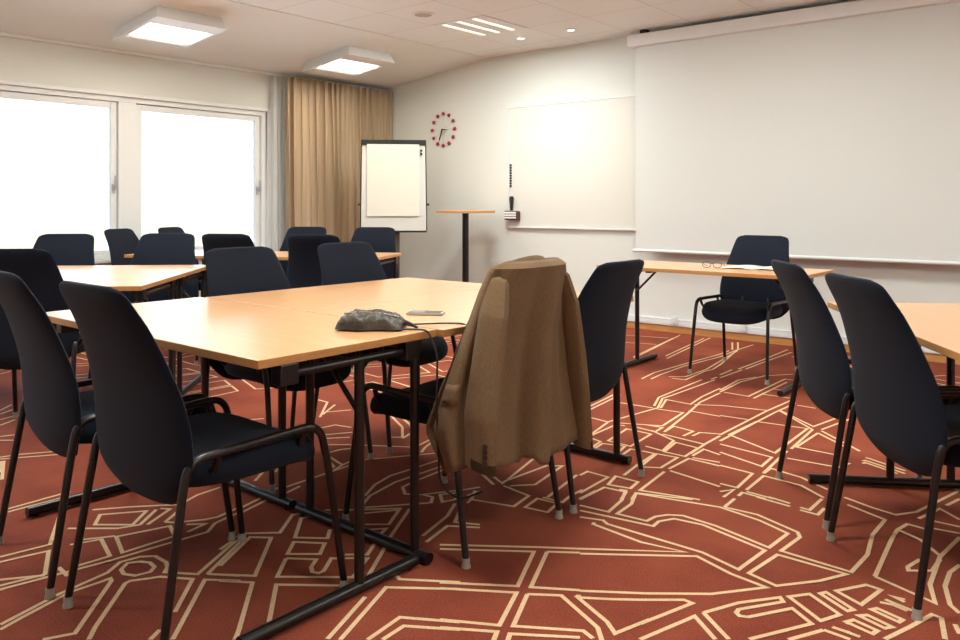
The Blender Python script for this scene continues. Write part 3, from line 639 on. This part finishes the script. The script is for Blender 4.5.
e = empty('pen_holder', (-5.02, Y1 - .024, .99)); tag(e, 'small brown and white pen box fixed low on the whiteboard left edge', 'pen holder')
m = MB(); m.box((-.085, -.055, -.01), (.085, 0, .085)); m.build('tray', mat('brown_plastic', (.10, .035, .02), .5), e, bevel=.008)
for k in range(3):
    m = MB(); m.tube([(-.07, -.062, .012 + k * .026), (.07, -.062, .012 + k * .026)], .010, 10); m.build('marker', M['white'], e, label='white marker pen')
m = MB(); m.tube([(-5.03, Y1 - .052, 1.078), (-5.03, Y1 - .052, 1.12), (-5.03, Y1 - .052, 1.20), (-5.03, Y1 - .052, 1.225)], [.018, .022, .033, .024], 16, flat=.6)
tag(m.build('board_eraser', M['black']), 'black board wiper with a rounded handle standing on the pen box', 'eraser')

e = empty('projection_screen', (-2.19, 6.40, .72)); tag(e, 'big pulled down projection screen with its ceiling case on the front wall', 'projection screen')
m = MB(); m.box((-1.36, .012, .02), (1.36, .015, 1.85)); m.build('screen_sheet', M['screen'], e)
m = MB(); m.tube([(-1.385, .013, .008), (1.385, .013, .008)], .014, 12); m.build('bottom_bar', M['white'], e)
m = MB(); m.box((-1.42, -.04, 1.835), (1.42, .07, 1.945)); m.build('screen_case', M['white'], e, bevel=.012)
for q in (-1, 1):
    m = MB(); m.box((q * 1.27 - .03, -.02, 1.945), (q * 1.27 + .03, .05, 1.98)); m.build('mount', M['black'], e)

e = empty('wall_clock', (-6.015, Y1 - .006, 1.972)); tag(e, 'ring of twelve red dots forming a wall clock above the flip chart', 'clock')
for k in range(12):
    a = k * pi / 6; m = MB(); cx, cz = .168 * sin(a), .178 * cos(a)
    m.lathe((0, 0, 0), [(.004, -.019), (.015, -.016), (.021, -.006), (.021, .0), (.012, .006)], 16)
    o = m.build('dot', M['red'], e); o.rotation_euler = (radians(-90), 0, 0); o.location = (cx, -.008, cz)
m = MB()
for k in range(12):
    a = k * pi / 6; m.tube([(.03 * sin(a), -.006, .03 * cos(a)), (.16 * sin(a), -.006, .17 * cos(a))], .0015, 6)
m.build('spokes', M['alu'], e)
m = MB(); m.disc((0, -.02, 0), .034, .02, 24, axis='y'); m.build('clock_face', M['paper'], e)
m = MB(); m.tube([(-.01, -.026, .006), (.07, -.026, -.006)], [.013, .010], 8, flat=.4); m.build('hour_hand', M['black'], e)
m = MB(); m.tube([(0, -.03, .0), (-.04, -.03, -.115)], [.010, .009], 8, flat=.4); m.build('minute_hand', M['black'], e)
for x, z in ((-3.22, .155), (-2.60, .155)):
    m = MB(); m.box((x - .028, Y1 - .046, z - .075), (x + .028, Y1 - .0315, z + .0)); m.box((x - .02, Y1 - .049, z - .062), (x + .02, Y1 - .046, z - .012))
    tag(m.build('wall_socket', M['white'], bevel=.004), 'white socket on the skirting duct %s' % ('behind the left end of the presenter desk' if x < -3 else 'behind the presenter chair'), 'socket')

# flip chart easel facing the room
e = empty('flip_chart', (-5.99, 5.75, 0), radians(46)); tag(e, 'white flip chart easel with a paper pad in front of the taupe curtain', 'flip chart')
fz0, fz1 = .87, 1.80
def tilt(z): return .06 * (z - .87)
m = MB(); m.add([(-.335, -.012, fz0), (.335, -.012, fz0), (.325, -.012 + .055, fz1), (-.325, -.012 + .055, fz1), (-.335, .006, fz0), (.335, .006, fz0), (.325, .061, fz1), (-.325, .061, fz1)],
              [(0, 1, 2, 3), (7, 6, 5, 4), (0, 4, 5, 1), (1, 5, 6, 2), (2, 6, 7, 3), (3, 7, 4, 0)])
m.build('board_surface', M['board'], e)
m = MB(); m.tube([(-.34, 0, fz0 - .01), (.34, 0, fz0 - .01)], .010, 8); m.tube([(-.338, 0, fz0), (-.328, .055, fz1)], .009, 8); m.tube([(.338, 0, fz0), (.328, .055, fz1)], .009, 8); m.build('board_frame', M['black'], e)
m = MB(); m.box((-.335, .022, fz1 - .045), (.335, .066, fz1 + .012)); m.build('clamp_bar', M['black'], e, bevel=.006)
m = MB(); m.add([(-.275, -.022, 1.02), (.265, -.022, 1.02), (.265, .02, 1.765), (-.275, .02, 1.765), (-.275, -.013, 1.02), (.265, -.013, 1.02), (.265, .035, 1.765), (-.275, .035, 1.765)],
              [(0, 1, 2, 3), (7, 6, 5, 4), (0, 4, 5, 1), (1, 5, 6, 2), (2, 6, 7, 3), (3, 7, 4, 0)]); m.build('paper_pad', M['paper'], e)
for s in (-1, 1):
    m = MB(); m.tube([(s * .34, 0, 1.14), (s * .365, 0, 1.14)], [.008, .014], 10); m.build('knob', M['black'], e)
m = MB(); m.box((-.012, .065, .03), (.062, .10, 1.30)); m.build('column', M['column'], e, bevel=.006)
m = MB(); m.lathe((.025, .08, 0), [(.27, .0), (.27, .012), (.20, .022), (.06, .035)], 40); m.build('base', M['column'], e)
m = MB(); m.disc((.285, .012, 1.70), .012, .012, 12, axis='y'); m.disc((.285, .011, 1.665), .012, .012, 12, axis='y'); m.build('magnet', M['black'], e)

# high round bar table
e = empty('bar_table', (-5.31, 6.10, 0)); tag(e, 'high round beech bar table on a black column by the front wall', 'bar table')
m = MB(); m.disc((0, 0, 1.055), .30, .025, 48, 0, 1); m.build('table_top', [M['wood'], M['edge']], e, bevel=.003)
m = MB(); m.tube([(0, 0, .03), (0, 0, 1.05)], .033, 20); m.build('column', M['frame'], e)
m = MB(); m.lathe((0, 0, 0), [(.22, 0), (.22, .010), (.10, .022), (.04, .035)], 40); m.build('base', M['frame'], e)

# ------------------------------------------------------------------ tables
TH = .74
def table(name, cx, cy, ang, L, Wd, style, label, cat='table', group=None, ins=.035, TH=.74, fy=0, near=0, ps=None):
    """L along local x, Wd along local y; feet under the two short ends"""
    e = empty(name, (cx, cy, 0), ang); tag(e, label, cat, group)
    m = MB(); m.box((-L / 2 + .0015, -Wd / 2 + .0015, TH - .024), (L / 2 - .0015, Wd / 2 - .0015, TH), 0, 1); m.build('table_top', [M['wood'], M['edge']], e, bevel=.0025)
    for s in (-1, 1):
        x = s * (L / 2 - ins) + (near if s < 0 else 0); hy = Wd / 2 - .018
        m = MB(); m.tube([(x, -hy + fy, .021), (x, hy + fy, .021)], .019, 12, flat=.95); ft = m.build('foot_bar', M['frame'], e)
        for q in (-1, 1):
            m = MB(); m.disc((x, q * (hy - .03) + fy, 0), .012, .008, 12); m.build('foot_pad', M['black'], ft)
        m = MB(); m.tube([(x, -hy + .06, TH - .055), (x, hy - .06, TH - .055)], .013, 10); m.build('top_rail', M['frame'], e)
        for q in (-1, 1):
            m = MB(); m.box((x - .022, q * (hy - .085) - .03, TH - .082), (x + .022, q * (hy - .085) + .03, TH - .024)); m.build('bracket', M['frame'], e, bevel=.004)
        if style == 'centre':
            m = MB(); m.tube([(x, .03, .03), (x, .03, TH - .055)], .0155, 12); m.build('post', M['frame'], e)
        else:
            for q in (-1, 1):
                m = MB(); pq = ps or hy - .065; m.tube([(x, q * pq, .03), (x, q * pq, TH - .03)], .0155, 12); m.build('post', M['frame'], e)
        m = MB(); m.tube([(x, .02, TH - .20), (x - s * .17, .02, TH - .035)], .008, 8); m.build('brace', M['frame'], e)
    m = MB(); m.tube([(-L / 2 + .08, .02, TH - .04), (L / 2 - .08, .02, TH - .04)], .012, 8); m.build('beam', M['frame'], e)
    return e
table('folding_table', -2.45, 1.535, 0, 1.40, .67, 'centre', 'beech folding table nearest the camera with the black pouch on it', ins=.025, fy=-.055)
table('folding_table', -2.075, 2.49, pi / 2, 1.23, .70, 'ends', 'beech folding table under the phone, beside the chair with the jacket', ins=.008, near=-.055)
table('folding_table', -2.776, 2.49, pi / 2, 1.23, .70, 'ends', 'beech folding table in the near group in front of the two far side chairs', ins=.008, near=-.055)
C2 = (-3.79, 1.93); a2 = (-.707, .707)
def t2(s, o): return (C2[0] - .707 * s + a2[0] * o, C2[1] - .707 * s + a2[1] * o)
for o, lab in ((.35, 'beech folding table near the left windows, the nearer of its pair'), (1.05, 'beech folding table near the left windows, the farther of its pair')):
    x, y = t2(.70, o); table('folding_table', x, y, radians(45), 1.40, .70, 'ends', lab)
C3 = (-4.417, 4.036); f3 = (-.469, .883); b3 = (-.883, -.469); A3 = radians(28)
def t3(s, o): return (C3[0] + b3[0] * s + f3[0] * o, C3[1] + b3[1] * s + f3[1] * o)
x, y = t3(.70, .35); table('folding_table', x, y, A3, 1.40, .70, 'ends', 'long beech table in the back row, its end nearest the flip chart')
x, y = t3(1.75, .35); table('folding_table', x, y, A3, .70, .70, 'ends', 'short beech table in the back row against the window end')
table('presenter_desk', -2.24, 5.06, 0, 1.38, .64, 'centre', 'beech folding desk standing alone before the projection screen', 'desk', ins=.125, TH=.722)
u4 = (-.545, .839); v4 = (.839, .545)
x = -1.02 - u4[0] * .70 + v4[0] * .35; y = 3.44 - u4[1] * .70 + v4[1] * .35
table('folding_table', x, y, atan2(u4[1], u4[0]), 1.40, .70, 'ends', 'beech folding table at the right edge behind the two near chairs', fy=.10, ps=.115)
table('folding_table', x + v4[0] * .7, y + v4[1] * .7, atan2(u4[1], u4[0]), 1.40, .70, 'ends', 'beech folding table at the right edge, the one nearer the screen wall')

# ------------------------------------------------------------------ chairs
YC = [(.35, -.19), (.42, -.215), (.52, -.222), (.62, -.232), (.72, -.258), (.82, -.295), (.937, -.353)]
WC = [(.35, .10), (.357, .142), (.375, .184), (.40, .213), (.44, .245), (.50, .259), (.57, .258), (.65, .245), (.73, .226), (.80, .210), (.86, .199), (.90, .191), (.92, .182), (.929, .166), (.937, .13)]
def backrest():
    m = MB(); NR, NC = 30, 16; front = []; back = []
    for r in range(NR + 1):
        t = r / NR; t = .5 - .5 * cos(pi * t); z = .35 + .587 * t
        wv = interp(WC, z); yc = interp(YC, z); ev = min(1, (1 - abs(2 * t - 1) ** 6)); th = .024 * (.35 + .65 * sqrt(max(0, ev)))
        fr = []; bk = []
        for k in range(NC + 1):
            u = -cos(pi * k / NC); ed = sqrt(max(0, 1 - abs(u) ** 3.2))
            bow = .016 * (u * wv / .23) ** 2
            fr.append((u * wv, yc + bow + th * ed * .8, z)); bk.append((u * wv, yc + bow - th * ed, z))
        front.append(fr); back.append(bk)
    m.grid(front); m.grid(back)
    m.grid([front[0], back[0]]); m.grid([front[-1], back[-1]])
    return m
def seat():
    m = MB(); N = 48; out = []
    for k in range(N):
        a = 2 * pi * k / N; cx, sy = cos(a), sin(a)
        n = 3.6; rr = (abs(cx) ** n + abs(sy) ** n) ** (-1 / n)
        x = .236 * rr * cx; y = .250 * rr * sy
        if y < 0: x *= 1 - .10 * (abs(y) / .25) ** 2
        out.append((x, y + .025))
    rings = []
    for sc, z in ((.55, .396), (.86, .397), (.95, .404), (.99, .420), (1.0, .438), (.985, .456), (.94, .466), (.80, .470), (.55, .466), (.25, .463)):
        ring = []
        for x, y in out:
            X, Y = x * sc, (y - .025) * sc + .025; d = max(0, Y - .10); ring.append((X, Y, z - 1.5 * d * d + (.012 * (abs(X) / .23) ** 2 if z > .46 else 0)))
        rings.append(ring)
    m.grid(rings, closed=True)
    n = len(rings); off = 0
    m.add(rings[-1], [tuple(range(N))], 0, True); m.add(rings[0], [tuple(range(N))[::-1]], 0, True)
    return m
def make_chair():
    e = empty('conference_chair'); e['category'] = 'chair'
    backrest().build('backrest', M['fabric'], e); seat().build('seat', M['fabric'], e)
    R = .0115
    for s in (-1, 1):
        rear = [(s * .258, -.285, .02), (s * .243, -.222, .40)]; frontp = [(s * .262, .285, .02), (s * .248, .232, .40)]
        for pr in (rear, frontp):
            m = MB(); m.tube(pr, [R * .95, R], 10); lg = m.build('leg', M['frame'], e)
            x, y, z = pr[0]; m = MB(); m.lathe((x, y, 0), [(.0150, 0), (.0150, .006), (.0122, .012), (.0122, .030)], 14); m.build('glide', M['glide'], lg, label='pale grey foot glide')
        m = MB(); m.tube(arc_path([rear[1], (s * .243, -.205, .495), (s * .247, .205, .505), frontp[1]], .075, 7), R, 10); m.build('side_rail', M['frame'], e)
    for y in (-.12, .15):
        m = MB(); m.tube(arc_path([(-.245, y, .492), (-.232, y, .455), (-.20, y, .436), (.20, y, .436), (.232, y, .455), (.245, y, .492)], .02, 3), .009, 8); m.build('crossbar', M['frame'], e)
    for s in (-1, 1):
        m = MB(); m.tube(arc_path([(s * .09, -.05, .40), (s * .09, -.165, .40), (s * .09, -.205, .50)], .04), .008, 8); m.build('back_support', M['frame'], e)
    return e
G_NEAR, G_RIGHT = 'chairs around the near table group', 'chairs at the right-hand table'
proto = make_chair(); used = False
def chair(x, y, fx, fy, label, group, dz=0):
    global used
    o = proto if not used else copy_tree(proto); used = True
    o.location = (x, y, 0); o.rotation_euler = (0, 0, atan2(fy, fx) - pi / 2); o['label'] = label; o['group'] = group
    if dz: o.scale = (1, 1, dz)
    return o
chair(-2.09, 1.267, 0, 1, 'big dark chair in the foreground left, its whole seat and legs in view', G_NEAR)
chair(-2.675, 1.275, .08, 1, 'dark chair cut by the left photo edge, just left of the foreground chair', G_NEAR)
chair(-1.93, 2.15, -1, 0, 'dark chair with the brown jacket hung over its back', G_NEAR)
chair(-1.92, 2.745, -1, 0, 'dark chair right behind the jacket chair, its back turned to the camera', G_NEAR, .982)
chair(-2.955, 2.16, 1, 0, 'wide dark chair back rising behind the left end of the near table seam', G_NEAR)
chair(-2.955, 2.80, 1, 0, 'dark chair back rising behind the black pouch on the near table', G_NEAR)
GL = 'chairs around the window table pair'
chair(-4.27, 1.66, -.707, .707, 'large dark chair back behind the left foreground chair, before the window table', GL)
x, y = t2(.40, 1.40 - .02); chair(x - .03, y + .02, .66, -.75, 'chair at the window table facing the room, in front of the window post', GL)
x, y = t2(1.06, 1.40 - .02); chair(x, y, .707, -.707, 'chair at the window table facing the room, seen against the left window pane', GL)
GB = 'chairs around the back row tables'
x, y = t3(.89, -.22); chair(x, y, f3[0], f3[1], 'dark chair back before the right end of the right window pane', GB)
x, y = t3(.23, -.24); chair(x, y, f3[0], f3[1], 'almost black navy chair back before the curtain in the middle of the room', GB)
x, y = t3(.40, .82); chair(x, y, -f3[0], -f3[1], 'chair behind the back row table, just below the flip chart', GB)
x, y = t3(1.05, .82); chair(x, y, -f3[0], -f3[1], 'chair mostly hidden behind a navy chair, at the back row table before the curtain', GB)
chair(-6.31, 3.33, .883, .469, 'small tilted chair at the window end of the back row, before the window post', GB)
chair(-6.44, 3.86, .883, .469, 'farthest small chair top against the window, right of the tilted looking chair', GB)
chair(-2.12, 5.33, .0, -1, 'dark chair behind the presenter desk facing the room', 'presenter chair', .98)
chair(-.80, 3.315, .797, .604, 'dark chair on the right in front of the presenter desk, nearer the screen', G_RIGHT, .982)
chair(-.445, 2.835, .753, .658, 'large dark chair at the right edge, nearest the camera on that side', G_RIGHT, .982)
for o in list(COL.objects):
    if o.name.startswith('conference_chair') and o['group'] == 'presenter chair': del o['group']

# ------------------------------------------------------------------ jacket
JA = empty('jacket', (-1.93, 2.15, 0), pi / 2); tag(JA, 'brown wool blazer draped over the back of the chair at the near table', 'jacket')
def cpath(ctrl, t):
    n = len(ctrl) - 1; f = t * n; i = min(int(f), n - 1); u = f - i
    def g(j): return ctrl[max(0, min(n, j))]
    p = []
    for q in (0, 1):
        p0, p1, p2, p3 = g(i - 1)[q], g(i)[q], g(i + 1)[q], g(i + 2)[q]
        p.append(.5 * ((2 * p1) + (-p0 + p2) * u + (2 * p0 - 5 * p1 + 4 * p2 - p3) * u * u + (-p0 + 3 * p1 - 3 * p2 + p3) * u ** 3))
    return p
LV = [(.954, [(-.07, -.338), (-.12, -.341), (-.140, -.358), (-.09, -.377), (0, -.383), (.09, -.377), (.140, -.358), (.12, -.341), (.07, -.338)]),
      (.936, [(-.10, -.290), (-.16, -.305), (-.190, -.350), (-.13, -.396), (0, -.406), (.13, -.396), (.186, -.350), (.16, -.305), (.10, -.290)]),
      (.860, [(-.13, -.270), (-.190, -.285), (-.210, -.335), (-.14, -.378), (0, -.388), (.14, -.380), (.214, -.330), (.200, -.255), (.12, -.235)]),
      (.720, [(-.22, -.250), (-.245, -.268), (-.248, -.325), (-.15, -.352), (0, -.360), (.15, -.354), (.244, -.315), (.240, -.230), (.22, -.195)]),
      (.560, [(-.278, -.215), (-.296, -.240), (-.282, -.312), (-.15, -.342), (0, -.350), (.16, -.345), (.268, -.310), (.270, -.240), (.26, -.205)]),
      (.430, [(-.305, -.175), (-.322, -.220), (-.300, -.320), (-.16, -.345), (0, -.350), (.18, -.350), (.275, -.318), (.278, -.255), (.27, -.220)]),
      (.300, [(-.285, -.240), (-.310, -.265), (-.305, -.335), (-.17, -.358), (0, -.358), (.19, -.365), (.278, -.330), (.280, -.265), (.27, -.230)])]
m = MB(); rows = []; NU = 96; NV = 34
for r in range(NV + 1):
    v = r / NV; v = v ** 1.25; z = .954 - .654 * v
    hi = 0
    while hi < len(LV) - 2 and z < LV[hi + 1][0]: hi += 1
    za, ca = LV[hi]; zb, cb = LV[hi + 1]; q = (za - z) / (za - zb); row = []
    for k in range(NU + 1):
        t = k / NU; A = cpath(ca, t); B = cpath(cb, t); x = A[0] * (1 - q) + B[0] * q; y = A[1] * (1 - q) + B[1] * q
        drop = (.954 - z) / .654; amp = .026 * drop ** .6
        fold = amp * (sin(t * 34 + 1.6 * drop + 1.2) + .5 * sin(t * 61 + 2 * drop) + .3 * sin(t * 17 - 3 * drop))
        cx, cy = x, y + .24; l = sqrt(cx * cx + cy * cy) + 1e-6
        zz = z - drop ** 2 * (.035 * (t - .5) + .022 * cos(t * 12)) + (.02 * drop ** 6 if .46 < t < .5 else 0)
        row.append((x + fold * cx / l, y + fold * cy / l, zz))
    rows.append(row)
m.grid(rows); rows_body = rows
# closing the top over the backrest
top = rows[0]; half = NU // 2
m.add(top, [(i, i + 1, NU - i - 1, NU - i) for i in range(half)], 0, True)
m.build('body', [M['jacket'], M['lining']], JA, solid=.006, fix=False)
m = MB()   # collar standing over the backrest
rows = []
for j, (dz, dy) in enumerate(((-.02, -.022), (.006, -.018), (.016, -.008), (.012, .004), (-.012, .010))):
    rows.append([(x, -.352 + dy + .9 * x * x * 3, .952 + dz - 1.6 * x * x) for x in [(-.10 + .2 * k / 16) for k in range(17)]])
m.grid(rows); m.build('collar', M['jacket'], JA, solid=.006, fix=False)
def sleeve(p):
    m = MB(); n = 20; rings = []
    for i in range(25):
        t = i / 24; f = t * (len(p) - 1); a = min(int(f), len(p) - 2); u = f - a; u = u * u * (3 - 2 * u)
        c = [p[a][q] * (1 - u) + p[a + 1][q] * u for q in range(5)]
        rings.append([(c[0] + c[3] * cos(2 * pi * k / n) * (1 + .04 * sin(t * 9 + k)), c[1] + c[4] * sin(2 * pi * k / n) + .003 * sin(t * 7 + k * 2), c[2] + .010 * sin(2 * pi * k / n)) for k in range(n)])
    m.grid(rings, closed=True); m.add(rings[0], [tuple(range(n))[::-1]], 0, True)
    inner = [(x * .995 + .0, y, z + .03) for x, y, z in rings[-1]]
    m.grid([rings[-1], inner], 1, closed=True); m.add(inner, [tuple(range(n))], 1)
    return m
s1 = sleeve([(-.125, -.340, .935, .010, .012), (-.176, -.354, .905, .028, .030), (-.226, -.370, .80, .034, .050), (-.262, -.374, .66, .033, .055), (-.300, -.380, .50, .029, .060), (-.312, -.390, .345, .027, .056)]).build('sleeve', [M['jacket'], M['lining']], JA)
s2 = sleeve([(.125, -.340, .935, .010, .012), (.172, -.346, .905, .028, .034), (.214, -.345, .80, .030, .050), (.252, -.346, .62, .028, .052), (.276, -.352, .45, .026, .052), (.290, -.358, .275, .025, .050)]).build('sleeve', [M['jacket'], M['lining']], JA)
for k in range(4):
    m = MB(); m.lathe((0, 0, 0), [(.0075, 0), (.0085, .002), (.0075, .004), (.003, .0035)], 14); o = m.build('button', M['button'], s1)
    o.location = (-.330, -.422, .372 + k * .017); o.rotation_euler = (0, radians(-90), radians(32))
ri = min(range(len(rows_body)), key=lambda i: abs(rows_body[i][16][2] - .575)); rj = min(range(len(rows_body)), key=lambda i: abs(rows_body[i][16][2] - .525))
m = MB(); m.grid([[(x + .0045 * (x / abs(x)), y - .002, z) for x, y, z in rows_body[i][13:22]] for i in range(ri, rj + 1)]); m.build('pocket_flap', M['jacket'], JA, solid=.004, fix=False)

# ------------------------------------------------------------------ small things on the tables
m = MB(); rows = []   # crumpled zipped pouch
e = empty('black_pouch', (-1.925, 1.755, TH), radians(33)); tag(e, 'crumpled black nylon pouch lying on the near table', 'pouch')
NR, NC = 34, 54
for sgn in (1, -1):
    rows = []
    for i in range(NR + 1):
        v = -1 + 2 * i / NR; row = []
        for k in range(NC + 1):
            u = -1 + 2 * k / NC; ed = max(0, (1 - abs(u) ** 6) * (1 - abs(v) ** 5)) ** .6
            nz = noise.noise(Vector((u * 2.2, v * 1.8, 3 * sgn))) * .006 - abs(noise.noise(Vector((u * 4.5 + v * 2, v * 4, sgn + 5)))) * .011 - abs(noise.noise(Vector((u * 9 - v * 3, v * 8, sgn)))) * .005
            hgt = .052 - .016 * max(0, u) ** 1.5
            z = .006 + (ed * (hgt + nz) if sgn > 0 else -ed * .005)
            row.append((u * .108 * (1 - .04 * abs(v) ** 3), v * (.078 - .012 * u) * (1 - .08 * abs(u) ** 3) + .004 * sin(u * 5), z))
        rows.append(row)
    m.grid(rows)
m.build('pouch_body', M['pouch'], e)
m = MB(); m.tube([(-.09, -.020, .050), (-.03, -.024, .055), (.04, -.022, .051), (.09, -.018, .040)], .0022, 6); m.build('zip', M['alu'], e)
m = MB(); m.tube([(.105, -.01, .022), (.130, -.006, .014), (.150, -.012, .006)], [.010, .006, .004], 8); m.build('strap', M['black'], e)
e = empty('smartphone', (-2.02, 2.10, TH), radians(30)); tag(e, 'flat phone lying on the near table beyond the black pouch', 'phone')
m = MB(); m.box((-.066, -.036, .001), (.066, .036, .009)); m.build('phone_body', M['alu'], e, bevel=.004)
m = MB(); m.box((-.060, -.031, .009), (.060, .031, .0097)); m.build('phone_screen', mat('dark_glass', (.09, .09, .09), .08), e)
def cable(name, pts, r, label):
    m = MB(); m.tube(arc_path(pts, .05, 6), r, 8); return tag(m.build(name, M['black']), label, 'cable')
cable('cable', [(-1.80, 1.765, TH + .008), (-1.765, 1.80, TH + .007), (-1.738, 1.815, TH + .004), (-1.700, 1.82, TH - .06), (-1.700, 1.815, .50), (-1.70, 1.83, .26), (-1.68, 1.90, .20), (-1.55, 1.86, .27)], .0035, 'black cable leaving the pouch and hanging over the near table edge')
cable('cable', [(-1.86, 1.84, TH + .008), (-1.80, 1.96, TH + .005), (-1.738, 2.01, TH + .004), (-1.700, 2.01, TH - .05), (-1.695, 1.98, .60), (-1.72, 1.93, .45)], .003, 'thin black cable crossing the near table edge beside the jacket')
m = MB(); m.tube([(-1.86, 1.80, TH + .008), (-1.83, 1.775, TH + .010)], .008, 8); tag(m.build('cable_plug', M['black']), 'short black plug beside the pouch on the near table', 'plug')

e = empty('eyeglasses', (-2.20, 4.99, .722), radians(12)); tag(e, 'pair of thin dark framed glasses lying on the presenter desk', 'glasses')
for s in (-1, 1):
    m = MB(); m.tube([(s * .034 + .027 * cos(a * pi / 12), 0, .024 + .021 * sin(a * pi / 12)) for a in range(25)], .0016, 6); m.build('rim', M['black'], e)
    m = MB(); m.tube(arc_path([(s * .062, 0, .030), (s * .066, .01, .030), (s * .060, .13, .006)], .01), .0015, 6); m.build('temple', M['black'], e)
m = MB(); m.tube([(-.008, 0, .028), (0, 0, .032), (.008, 0, .028)], .0016, 6); m.build('bridge', M['black'], e)
e = empty('open_book', (-1.96, 5.16, .722), radians(4)); tag(e, 'open brochure with pale pages lying on the presenter desk before the chair', 'brochure')
for s in (-1, 1):
    m = MB(); rows = [[(s * t * .21, yy, .002 + .010 * sin(pi * min(1, t * 1.05)) * (1 - t * .4)) for t in [k / 12 for k in range(13)]] for yy in (-.14, .14)]
    m.grid(rows); m.build('page', M['paper'], e, solid=.002, fix=False)
